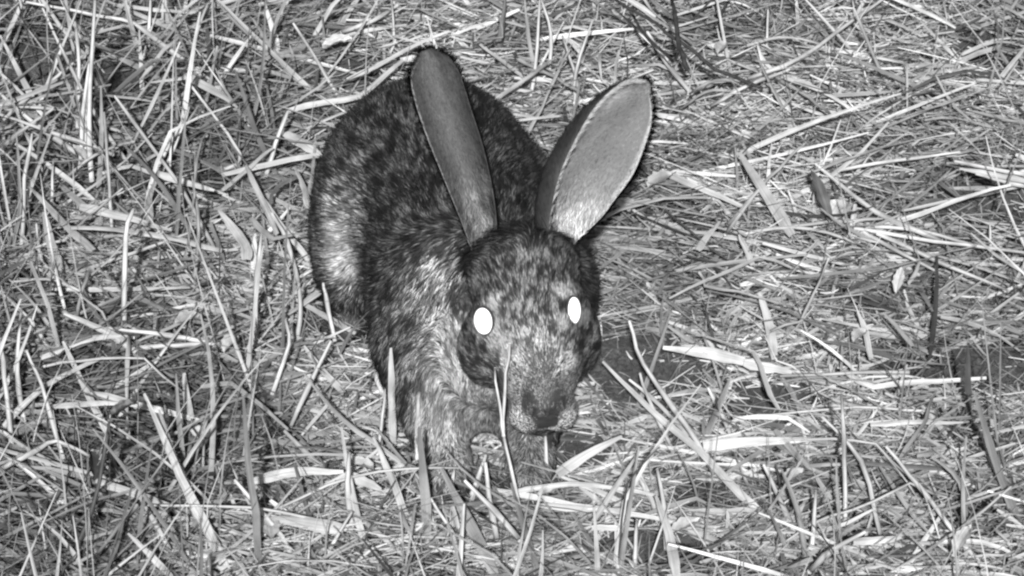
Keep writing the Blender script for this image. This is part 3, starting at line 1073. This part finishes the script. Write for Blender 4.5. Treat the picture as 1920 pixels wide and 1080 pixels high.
KINDS = {'B': ('flat_straw', 'straw', 'flat straw'), 'L': ('straw_stalk', 'straw', 'straw stalk'),
         'U': ('grass_stalk', 'grass', 'grass stalk'), 'D': ('dead_grass_stalk', 'grass', 'dead grass stalk')}
MARKS = [((-.115, -.06), .10, "beside the hare's haunch"), ((-.06, -.27), .07, "before the hare's fore feet"), ((.03, -.33), .08, "under the hare's muzzle"),
         (at_z(1290, 110, .02)[:2], .12, 'beside the dark branching twig'), (at_z(1550, 380, .02)[:2], .10, 'around the dark curled dead leaf'),
         (at_z(180, 900, .02)[:2], .10, 'beside the dark weed stem'), (at_z(630, 85, .02)[:2], .10, 'beside the very pale leaf scrap'),
         (at_z(1800, 1020, .02)[:2], .10, 'around the broad pale husk'), (at_z(1220, 700, .0)[:2], .09, "at the bare soil by the hare's cheek"),
         (at_z(318, 600, .02)[:2], .08, 'beside the dark drooping weed leaf'), (at_z(1690, 530, .02)[:2], .10, 'around the narrow pointed leaf scrap'),
         (at_z(950, 120, .02)[:2], .16, "behind the hare's back"), (at_z(120, 170, .0)[:2], .16, 'around the tall bundle of upright stalks'),
         (at_z(1440, 770, .0)[:2], .08, 'by the open soil among flat straw')]


def describe(o, kind, P, w, shade, steep):
    """label from the strand's own look and the landmark it lies by"""
    nm, cat, noun = KINDS[kind]
    L = np.linalg.norm(np.diff(P, axis=0), axis=1).sum()
    chord = np.linalg.norm(P[-1] - P[0])
    size = 'long' if L > .10 else 'short' if L < .05 else ''
    wide = 'broad' if w > .0052 else 'thin' if w < .0029 else ''
    tone = 'very pale' if shade >= .42 else 'pale' if shade >= .34 else 'light grey' if shade >= .26 else 'grey' if shade >= .16 else 'dark'
    form = 'bent' if chord < .975 * L else 'straight'
    pose = 'standing' if steep > .7 else 'leaning' if steep > .3 else 'lying'
    c_ = P.mean(0)[:2]; best, bd = 'out in the open litter', 9
    for m_, r, t in MARKS:
        d_ = np.hypot(c_[0] - m_[0], (c_[1] - m_[1]) * .8) / r
        if d_ < 1 and d_ < bd:
            best, bd = t, d_
    if bd == 9:
        best = 'in the stubble beyond the haunch side' if c_[0] < -.12 else 'on the matted straw beyond the soil patch' if c_[0] > .12 else best
    o['label'] = ' '.join(x for x in (size, wide, form, tone, noun, pose, best) if x)
    o['category'] = cat
    o['group'] = {'B': 'flat straws', 'L': 'straw stalks', 'U': 'grass stalks', 'D': 'dead grass stalks'}[kind]


SCL = 1 / 2900.0
# kind, width in photo pixels, grey value, steepness, points from the foot to the tip
TRACED = [
    ('U', 8, .36, .85, (150, 310), (158, 180), (172, 90)), ('U', 10, .40, .9, (172, 340), (165, 230), (178, 0)), ('U', 9, .36, .9, (160, 300), (163, 190), (176, 85)),
    ('U', 8, .33, .9, (145, 240), (150, 120), (140, 40)),
    ('B', 12, .34, .5, (66, 218), (58, 178), (0, 66)), ('L', 9, .36, .35, (440, 190), (340, 110), (250, 40), (190, 30), (30, 0)),
    ('D', 11, .18, .4, (310, 155), (180, 82), (100, 45)), ('L', 10, .36, .4, (172, 306), (60, 230), (0, 175)), ('L', 8, .33, .3, (212, 290), (90, 245), (0, 215)),
    ('B', 17, .40, .2, (345, 140), (415, 178), (446, 202)), ('U', 8, .36, .8, (278, 88), (282, 0)), ('B', 14, .35, .5, (188, 60), (245, -4)),
    ('U', 7, .22, .8, (356, 96), (392, 0)), ('B', 15, .42, .15, (298, 326), (340, 340), (402, 357)), ('B', 17, .24, .5, (282, 420), (278, 375), (298, 320)),
    ('B', 15, .30, .2, (150, 388), (215, 402), (322, 432)), ('B', 20, .42, .3, (462, 488), (464, 463), (410, 394)), ('U', 10, .36, .9, (232, 640), (234, 430), (250, 392)),
    ('U', 9, .38, .8, (498, 332), (515, 270), (540, 208)), ('L', 11, .38, .4, (602, 515), (540, 440), (484, 358)), ('L', 9, .34, .5, (562, 540), (540, 450), (510, 400)),
    ('L', 7, .38, .5, (640, 194), (600, 120), (550, 44)), ('B', 20, .37, .15, (535, 250), (570, 272), (606, 292)), ('B', 15, .35, .3, (578, 392), (570, 350), (554, 314)),
    ('U', 11, .42, .8, (474, 512), (478, 438)), ('B', 22, .22, .5, (140, 545), (100, 480), (82, 398)), ('D', 10, .10, .6, (520, 330), (480, 250), (440, 130)),
    ('D', 8, .14, .9, (330, 450), (340, 300), (348, 220)), ('L', 8, .30, .4, (410, 480), (340, 350), (215, 180)), ('U', 7, .30, .8, (290, 325), (350, 210)),
    ('D', 9, .13, .4, (410, 520), (300, 340), (230, 270)), ('L', 6, .34, .4, (120, 545), (75, 490), (68, 420)), ('U', 8, .32, .85, (40, 460), (46, 330), (60, 250)),
    ('D', 8, .15, .85, (24, 470), (40, 380), (30, 250)), ('L', 8, .31, .6, (415, 320), (465, 300), (350, 150)), ('B', 11, .33, .3, (520, 440), (470, 330), (460, 310)),
    ('U', 9, .36, .9, (482, 640), (478, 545), (490, 440)), ('D', 9, .12, .3, (560, 330), (515, 350), (500, 400)), ('L', 8, .33, .5, (250, 320), (180, 220), (100, 60)),
    ('U', 6, .30, .8, (300, 330), (335, 260), (355, 200)), ('U', 7, .26, .85, (210, 440), (205, 350), (195, 210)), ('U', 7, .20, .85, (365, 520), (375, 430), (360, 330)),
    ('L', 8, .30, .3, (0, 280), (45, 240), (105, 200)), ('B', 14, .26, .3, (175, 470), (130, 430), (55, 350)), ('U', 6, .33, .85, (95, 395), (100, 300)),
    # lower left
    ('B', 14, .40, .3, (256, 660), (200, 620), (120, 588)), ('L', 9, .38, .15, (412, 646), (320, 630), (200, 614)), ('L', 9, .42, .15, (260, 652), (330, 648), (412, 644)),
    ('L', 8, .34, .6, (120, 862), (105, 815), (78, 720), (50, 658)), ('U', 9, .34, .9, (22, 838), (8, 700), (0, 640)), ('L', 12, .38, .4, (206, 822), (165, 740), (118, 640)),
    ('B', 11, .42, .1, (100, 762), (170, 756), (244, 756)), ('L', 16, .38, .45, (432, 1085), (400, 1010), (350, 920), (310, 830), (270, 738)),
    ('L', 13, .34, .45, (412, 1050), (370, 950), (330, 870), (298, 768)), ('L', 10, .40, .5, (380, 1000), (340, 900), (300, 790)), ('D', 12, .14, .9, (487, 1085), (480, 960), (465, 870), (456, 742)),
    ('D', 9, .10, .85, (214, 1046), (235, 960), (250, 900)), ('B', 24, .48, .12, (645, 992), (560, 978), (508, 972)), ('B', 16, .36, .15, (476, 902), (560, 882), (644, 884)),
    ('L', 12, .42, .4, (645, 738), (600, 690), (570, 648)), ('B', 11, .36, .3, (322, 1082), (280, 1040), (240, 1000)), ('L', 9, .40, .4, (322, 1038), (290, 980), (255, 918)),
    ('U', 8, .36, .8, (628, 640), (612, 560), (606, 530)), ('U', 9, .30, .85, (555, 640), (565, 590), (560, 530)), ('L', 8, .32, .5, (120, 700), (60, 600), (0, 548)),
    ('L', 9, .30, .2, (0, 880), (60, 850), (105, 822), (175, 860)), ('U', 9, .33, .85, (45, 790), (30, 700), (40, 580)), ('B', 13, .30, .2, (180, 900), (260, 930), (330, 950)),
    ('D', 8, .12, .8, (345, 880), (335, 790), (330, 700)), ('B', 18, .34, .4, (378, 820), (355, 790), (345, 700)), ('L', 8, .36, .5, (545, 800), (590, 700), (620, 640)),
    ('U', 8, .37, .8, (510, 740), (545, 640), (535, 600)), ('L', 10, .36, .45, (560, 1085), (535, 1010), (440, 900)), ('U', 7, .36, .8, (600, 1060), (660, 960)),
    # before and beside the hare
    ('U', 13, .42, .95, (738, 830), (734, 740), (733, 652)), ('U', 8, .42, .9, (782, 860), (782, 790), (786, 736)), ('L', 14, .40, .5, (800, 905), (730, 850), (640, 788), (570, 700)),
    ('D', 17, .20, .85, (803, 1030), (795, 900), (786, 800)), ('L', 19, .22, .5, (932, 1085), (885, 990), (828, 878)), ('B', 20, .40, .35, (862, 1045), (855, 1000), (848, 950)),
    ('U', 9, .40, .8, (884, 928), (895, 900), (906, 866)), ('L', 10, .44, .5, (932, 1012), (918, 940), (910, 868)), ('L', 10, .40, .3, (974, 1012), (930, 960), (872, 902)),
    ('L', 9, .38, .6, (725, 760), (700, 690), (735, 655)), ('U', 8, .40, .85, (845, 925), (852, 880)), ('U', 6, .42, .9, (706, 860), (715, 800), (722, 730)),
    ('L', 12, .36, .45, (775, 1010), (735, 900), (700, 820)), ('U', 10, .34, .9, (660, 1000), (650, 900), (655, 850)), ('L', 11, .32, .5, (700, 1060), (670, 980), (640, 800)),
    ('B', 17, .44, .2, (648, 890), (690, 905), (715, 918)), ('D', 10, .11, .5, (1010, 1075), (985, 1000), (958, 905)),
    ('B', 16, .42, .2, (1044, 890), (1095, 855), (1166, 818)), ('B', 9, .34, .3, (1112, 978), (1150, 920), (1200, 845)), ('L', 10, .38, .4, (1245, 985), (1222, 940), (1200, 890)),
    ('U', 8, .34, .9, (1190, 1058), (1194, 975)), ('B', 10, .45, .1, (1110, 990), (1150, 990), (1190, 992)), ('U', 7, .40, .9, (1025, 885), (1022, 808)),
    ('B', 12, .36, .2, (640, 520), (580, 560), (540, 590)), ('L', 7, .36, .5, (880, 1085), (850, 1000), (808, 935)),
    # right
    ('B', 20, .48, .1, (1395, 678), (1340, 664), (1243, 652)), ('B', 17, .42, .1, (1395, 680), (1440, 690), (1485, 698)), ('B', 16, .44, .4, (1452, 675), (1442, 600), (1424, 550)),
    ('L', 13, .42, .35, (1450, 975), (1390, 930), (1310, 842), (1220, 770), (1130, 678)), ('L', 9, .42, .5, (1340, 890), (1290, 800), (1200, 680), (1180, 602)),
    ('L', 8, .40, .4, (1300, 830), (1240, 760), (1180, 712)), ('B', 18, .36, .12, (1318, 836), (1400, 828), (1520, 824)), ('D', 13, .15, .7, (1318, 830), (1340, 780), (1368, 712)),
    ('L', 8, .42, .5, (1372, 822), (1350, 770), (1328, 728)), ('U', 8, .34, .95, (1585, 968), (1584, 860), (1578, 738)), ('L', 8, .30, .5, (1652, 1010), (1620, 860), (1542, 782)),
    ('L', 9, .42, .4, (1845, 1065), (1790, 1000), (1730, 920), (1662, 838)), ('D', 15, .12, .6, (1912, 985), (1870, 880), (1828, 738)), ('D', 11, .05, .95, (1816, 800), (1816, 720), (1814, 648)),
    ('L', 10, .40, .2, (1518, 1072), (1560, 1030), (1622, 998)), ('U', 11, .40, .95, (1575, 1012), (1568, 860)), ('B', 11, .40, .4, (1634, 674), (1622, 620), (1608, 584)),
    ('B', 12, .34, .3, (1712, 650), (1680, 610), (1656, 586)), ('B', 10, .44, .1, (1632, 796), (1720, 792), (1806, 792)), ('L', 9, .32, .4, (1500, 1025), (1465, 940), (1432, 872)),
    ('L', 8, .40, .5, (1240, 970), (1210, 920), (1196, 890)), ('L', 7, .42, .5, (1260, 840), (1220, 760), (1200, 700)), ('D', 9, .11, .7, (1812, 985), (1805, 900), (1752, 860)),
    ('U', 8, .36, .9, (1522, 1030), (1530, 920)), ('D', 9, .10, .7, (1510, 1050), (1500, 960), (1465, 880)), ('B', 13, .40, .15, (1600, 1016), (1660, 1012), (1690, 1008)),
    ('B', 15, .38, .3, (1270, 1085), (1255, 1000), (1230, 930)), ('U', 9, .34, .85, (1250, 1030), (1248, 960), (1232, 880)), ('B', 12, .42, .15, (1445, 720), (1530, 705), (1640, 715)),
    # upper right
    ('L', 10, .46, .35, (1352, 248), (1300, 180), (1250, 120), (1214, 60)), ('L', 9, .40, .1, (1400, 148), (1500, 112), (1600, 36), (1660, -5)), ('L', 8, .24, .5, (1698, 212), (1650, 130), (1600, 14)),
    ('D', 6, .12, .8, (1484, 234), (1450, 170), (1412, 86)), ('D', 6, .12, .85, (1490, 240), (1482, 180), (1464, 98)), ('B', 20, .46, .25, (1486, 442), (1440, 370), (1386, 286)),
    ('B', 11, .40, .05, (1925, 340), (1860, 326), (1800, 316)), ('L', 9, .38, .05, (1925, 328), (1870, 318), (1790, 302)), ('L', 8, .36, .05, (1925, 350), (1880, 340), (1830, 326)), ('L', 10, .40, .1, (1765, 452), (1640, 400), (1530, 308)), ('L', 8, .38, .08, (1602, 428), (1750, 452), (1925, 474)),
    ('L', 8, .40, .08, (1645, 438), (1760, 490), (1890, 545)), ('L', 7, .38, .08, (1620, 436), (1700, 480), (1780, 520)), ('L', 7, .36, .1, (1640, 425), (1720, 430), (1840, 462)),
    ('U', 7, .42, .7, (1500, 432), (1490, 390), (1478, 356)), ('U', 6, .40, .8, (1437, 102), (1440, 18)), ('U', 6, .36, .8, (1352, 230), (1358, 178)),
    ('L', 8, .36, .15, (1330, 200), (1400, 160), (1480, 130)), ('L', 7, .36, .12, (1360, 440), (1400, 385), (1420, 360)), ('B', 13, .42, .2, (1308, 470), (1325, 445), (1350, 415)),
    ('L', 7, .38, .08, (1570, 320), (1680, 300), (1800, 285)), ('B', 12, .40, .3, (1412, 498), (1400, 470), (1386, 440)), ('U', 6, .36, .8, (1858, 470), (1856, 420)),
    # top
    ('D', 11, .03, .9, (936, 105), (942, 40), (948, -5)), ('U', 8, .34, .85, (992, 195), (1004, 130), (1012, 0)), ('U', 7, .32, .85, (1078, 205), (1076, 140), (1112, 36)),
    ('U', 7, .24, .85, (1090, 190), (1076, 130), (1054, 66)), ('D', 8, .16, .9, (1002, 130), (990, 70), (984, 0)), ('U', 7, .34, .9, (1030, 140), (1035, 60), (1015, 0)),
    ('B', 12, .40, .2, (690, 200), (760, 150), (765, 140)), ('U', 6, .30, .9, (740, 90), (734, 0)), ('D', 8, .12, .85, (470, 240), (492, 150), (498, 0)),
    ('U', 12, .40, .8, (522, 95), (512, 60), (498, 10)), ('L', 9, .36, .2, (640, 60), (700, 40), (745, 10)), ('B', 16, .36, .3, (478, 75), (440, 40), (405, 0)),
]
hair_front = []
for kind, w, sh, f, *pts in TRACED:
    nm = KINDS[kind][0]
    zb = .012 if f > .3 else .030
    P = refine(path3d(pts, f, zb), 3, .0002)
    if kind in 'UL' and w <= 10:
        me, o0 = tube_mesh(nm, P, w * SCL * 1.05, min(.42, sh * 1.15))
    else:
        me, o0 = blade_mesh(nm, P, w * SCL * 1.1, min(.37, sh))
    o = link(nm, me, M_STRAW)
    o.location = o0
    describe(o, kind, P, w * SCL, sh, f)

# further large loose blades, copies of a few dozen shapes
protos = []
for k in range(26):
    L = random.uniform(.05, .12)
    n = 8
    t = np.linspace(0, 1, n)
    P = np.stack([t * L, np.cumsum(rng.normal(0, .0007, n)), .006 * np.sin(t * math.pi) * random.uniform(-.3, 1.5) + np.cumsum(rng.normal(0, .0004, n))], -1)
    if k % 3 == 0:
        j = random.randint(2, 5); P[j:, 1] += (t[j:] - t[j]) * L * random.choice((-.8, .8))
    sh = random.choice((.38, .36, .34, .32, .28, .35))
    if k % 4 == 3:
        wd = random.uniform(.0018, .0028)
        protos.append(('L', tube_mesh('straw_stalk', P, wd, sh)[0], wd, sh))
    else:
        wd = random.uniform(.0024, .0052)
        protos.append(('B', blade_mesh('flat_straw', P, wd, sh, .5, random.uniform(-.2, .3))[0], wd, sh))
placed = 0
while placed < 120:
    px, py = random.uniform(0, 1920), random.uniform(0, 1080)
    p = at_z(px, py, .0)
    if float(bare(np.array([p[0]]), np.array([p[1]]))[0]) > .3:
        continue
    kind, me, wd, sh = random.choice(protos)
    rot = Matrix.Rotation(random.uniform(0, 2 * math.pi), 3, 'Z') @ Matrix.Rotation(random.gauss(-.08, .14), 3, 'Y') @ Matrix.Rotation(random.gauss(0, .5), 3, 'X')
    co = np.empty(len(me.vertices) * 3, np.float32); me.vertices.foreach_get('co', co)
    W_ = co.reshape(-1, 3) @ np.array(rot).T + np.array([p[0], p[1], .022 + .008 * random.random()])
    if W_[:, 2].min() < .004 or not keep_clear(W_[None])[0]:
        continue
    qx, qy = project(W_)
    if ((qx > 590) & (qx < 1230) & (qy > 90) & (qy < 870)).any() and W_[:, 1].min() < .05:
        continue
    nm = KINDS[kind][0]
    o = link(nm, me, M_STRAW)
    o.location = (p[0], p[1], W_[0, 2] - (co.reshape(-1, 3) @ np.array(rot).T)[0, 2])
    o.rotation_euler = rot.to_euler()
    describe(o, kind, W_[::6 if kind == 'L' else 3], wd, sh, .1)
    placed += 1

# ------------------------------------------------------------------ things that stand out singly
# forked stem before the hare's face
fs = bpy.data.objects.new('forked_grass_stem', None); COL.objects.link(fs)
tag(fs, 'thin forked grass stem rising in front of the hare\'s muzzle', 'grass')
foot = at_z(992, 1020, .0)
fs.location = foot


def vpath(pts, y):
    return np.array([at_y(px, py, yy) for (px, py), yy in zip(pts, y)])


y0 = foot[1]
main = np.vstack([foot[None], vpath([(975, 960), (962, 890), (944, 815)], [y0, y0, y0 + .004])])
for nm, P, w in (('stem', main, 10), ('branch', vpath([(945, 818), (938, 760), (928, 690)], [y0 + .004, y0 + .002, y0 - .002]), 7),
                 ('branch', vpath([(944, 818), (945, 725), (956, 645)], [y0 + .004, y0 + .008, y0 + .012]), 8)):
    me, o0 = tube_mesh(nm, refine(P, 3, .0003), w * SCL * .7, .52, .35, nodes=False)
    o = link(nm, me, M_STRAW, fs)
    o.location = o0 - foot


# the dark branching twig beyond the ears
tw = bpy.data.objects.new('twig', None); COL.objects.link(tw)
tag(tw, 'dark thin branching twig lying beyond the leaning ear', 'twig')
tb = at_z(1430, 166, .036); tw.location = tb
for nm, pts, zz, w in (('main_stem', [(1430, 166), (1345, 132), (1255, 62), (1150, -4)], [.036, .052, .070, .095], 9),
                       ('side_branch', [(1290, 132), (1272, 76), (1258, -4)], [.052, .072, .108], 11),
                       ('side_branch', [(1262, 116), (1205, 62), (1180, 20)], [.050, .058, .066], 7)):
    P = np.array([at_z(px, py, z) for (px, py), z in zip(pts, zz)])
    me, o0 = tube_mesh(nm, refine(P, 4, .0005), w * SCL, .04, .4)
    o = link(nm, me, M_TWIG, tw); o.location = o0 - tb


def leaf_mesh(name, L, W, shade, curl=.4, lobes=0.0):
    n, m_ = 11, 7
    V = []; UV = []; C_ = []
    for i in range(n):
        t = i / (n - 1)
        hw = W / 2 * math.sin(math.pi * min(1, .06 + t * .94)) ** .7 * (1 + lobes * math.sin(t * 23 + shade * 50))
        for j in range(m_):
            s_ = -1 + 2 * j / (m_ - 1)
            V.append((t * L, s_ * hw, curl * W * (s_ * s_ * .6 + .5 * math.sin(t * 3.0)) - abs(s_) * .0 + rng.normal(0, .0004) - (.0008 if j == m_ // 2 else 0)))
            UV.append((shade * 91 + s_ * hw, t * L)); C_.append(shade * (.75 if j == m_ // 2 else 1) * rng.uniform(.85, 1.1))
    idx = np.arange(n * m_).reshape(n, m_)
    q = np.stack([idx[:-1, :-1], idx[1:, :-1], idx[1:, 1:], idx[:-1, 1:]], -1).reshape(-1, 4)
    return mesh_from(name, np.array(V), q.ravel(), np.full(len(q), 4), col=C_, uv=np.array(UV))


def place_leaf(name, px, py, L_px, W_px, ang, shade, tilt, label, group=None, curl=.4, z=.028):
    p = at_z(px, py, z)
    o = link(name, leaf_mesh(name, L_px * SCL, W_px * SCL, shade, curl, .16), M_STRAW)
    q = Matrix.Rotation(math.radians(ang), 3, 'Z')
    o.rotation_euler = (Matrix.Rotation(-tilt, 3, 'X') @ q).to_euler() if False else (q @ Matrix.Rotation(-tilt * .5, 3, 'Y')).to_euler()
    o.location = p
    tag(o, label, 'leaf', group)
    return o


place_leaf('dry_leaf', 606, 92, 62, 40, 12, .46, .3, 'very pale dry leaf scrap lying behind the dark upright ear')
place_leaf('dry_leaf', 1566, 415, 46, 52, 60, .36, .5, 'pale rounded leaf scrap beside a dark curled leaf')
place_leaf('dead_leaf', 1555, 420, 120, 24, 108, .10, 1.0, 'dark curled dead leaf standing among fanned straw', curl=.7)
place_leaf('dry_leaf', 1680, 548, 56, 20, 75, .40, .8, 'narrow pale pointed leaf scrap standing in the straw', 'pale pointed leaf scraps')
place_leaf('dry_leaf', 1788, 1040, 70, 26, 60, .40, .5, 'broad pale husk at the end of a straw stalk')
def near_label(px, py):
    c_ = at_z(px, py, .02)[:2]
    d_ = sorted((math.hypot(c_[0] - m_[0], (c_[1] - m_[1]) * .8) / r, t) for m_, r, t in MARKS)
    far = d_[0][0] > 1
    return 'small pale curled leaf scrap ' + ('some way off, ' if far else 'caught ') + d_[0][1]


for k, (px, py, L_, W_, an, sh) in enumerate(((330, 612, 50, 34, 20, .30), (160, 300, 50, 20, 130, .26), (1215, 350, 56, 40, 40, .30), (1180, 395, 46, 36, 100, .30),
                                             (420, 660, 40, 28, 60, .30), (1345, 100, 38, 26, 80, .32), (1600, 640, 40, 26, 40, .30), (1260, 1000, 56, 32, 30, .32),
                                             (510, 1010, 54, 34, 80, .34), (1010, 930, 44, 26, 20, .32), (700, 880, 54, 30, 170, .34), (1470, 910, 46, 28, 30, .30))):
    place_leaf('leaf_scrap', px, py, L_, W_, an + random.uniform(-20, 20), sh, random.uniform(0, .5), near_label(px, py), 'small curled leaf scraps', curl=random.uniform(.2, .6))

# dark weeds on the near left
for label, pts, leaves in (('dark weed stem with small black leaves beside bundled straw', [(122, 1085), (180, 940), (205, 790)], [(176, 900, 60, 26, 100), (190, 850, 40, 20, 60), (182, 1060, 46, 34, 30), (208, 780, 50, 22, 10)]),
                           ('dark drooping weed leaf over a kinked pale straw', [(330, 640), (318, 590), (300, 560)], [(318, 590, 70, 26, 150)])):
    foot = at_z(*pts[0], .0)
    w_ = bpy.data.objects.new('dark_weed', None); COL.objects.link(w_); w_.location = foot
    tag(w_, label, 'weed')
    P = path3d(pts, .8, .0)
    me, o0 = tube_mesh('stem', refine(P, 4, .0005), .0028, .06, .4)
    link('stem', me, M_STRAW, w_).location = o0 - foot
    for px, py, L_, W_, an in leaves:
        z = .8 * max(0, pts[0][1] - py) / 2560
        o = link('leaf', leaf_mesh('leaf', L_ * SCL, W_ * SCL, .035, .5, .25), M_STRAW, w_)
        o.location = at_z(px, py, z) - foot
        o.rotation_euler = (random.uniform(.3, .9), random.uniform(-.6, .2), math.radians(an))
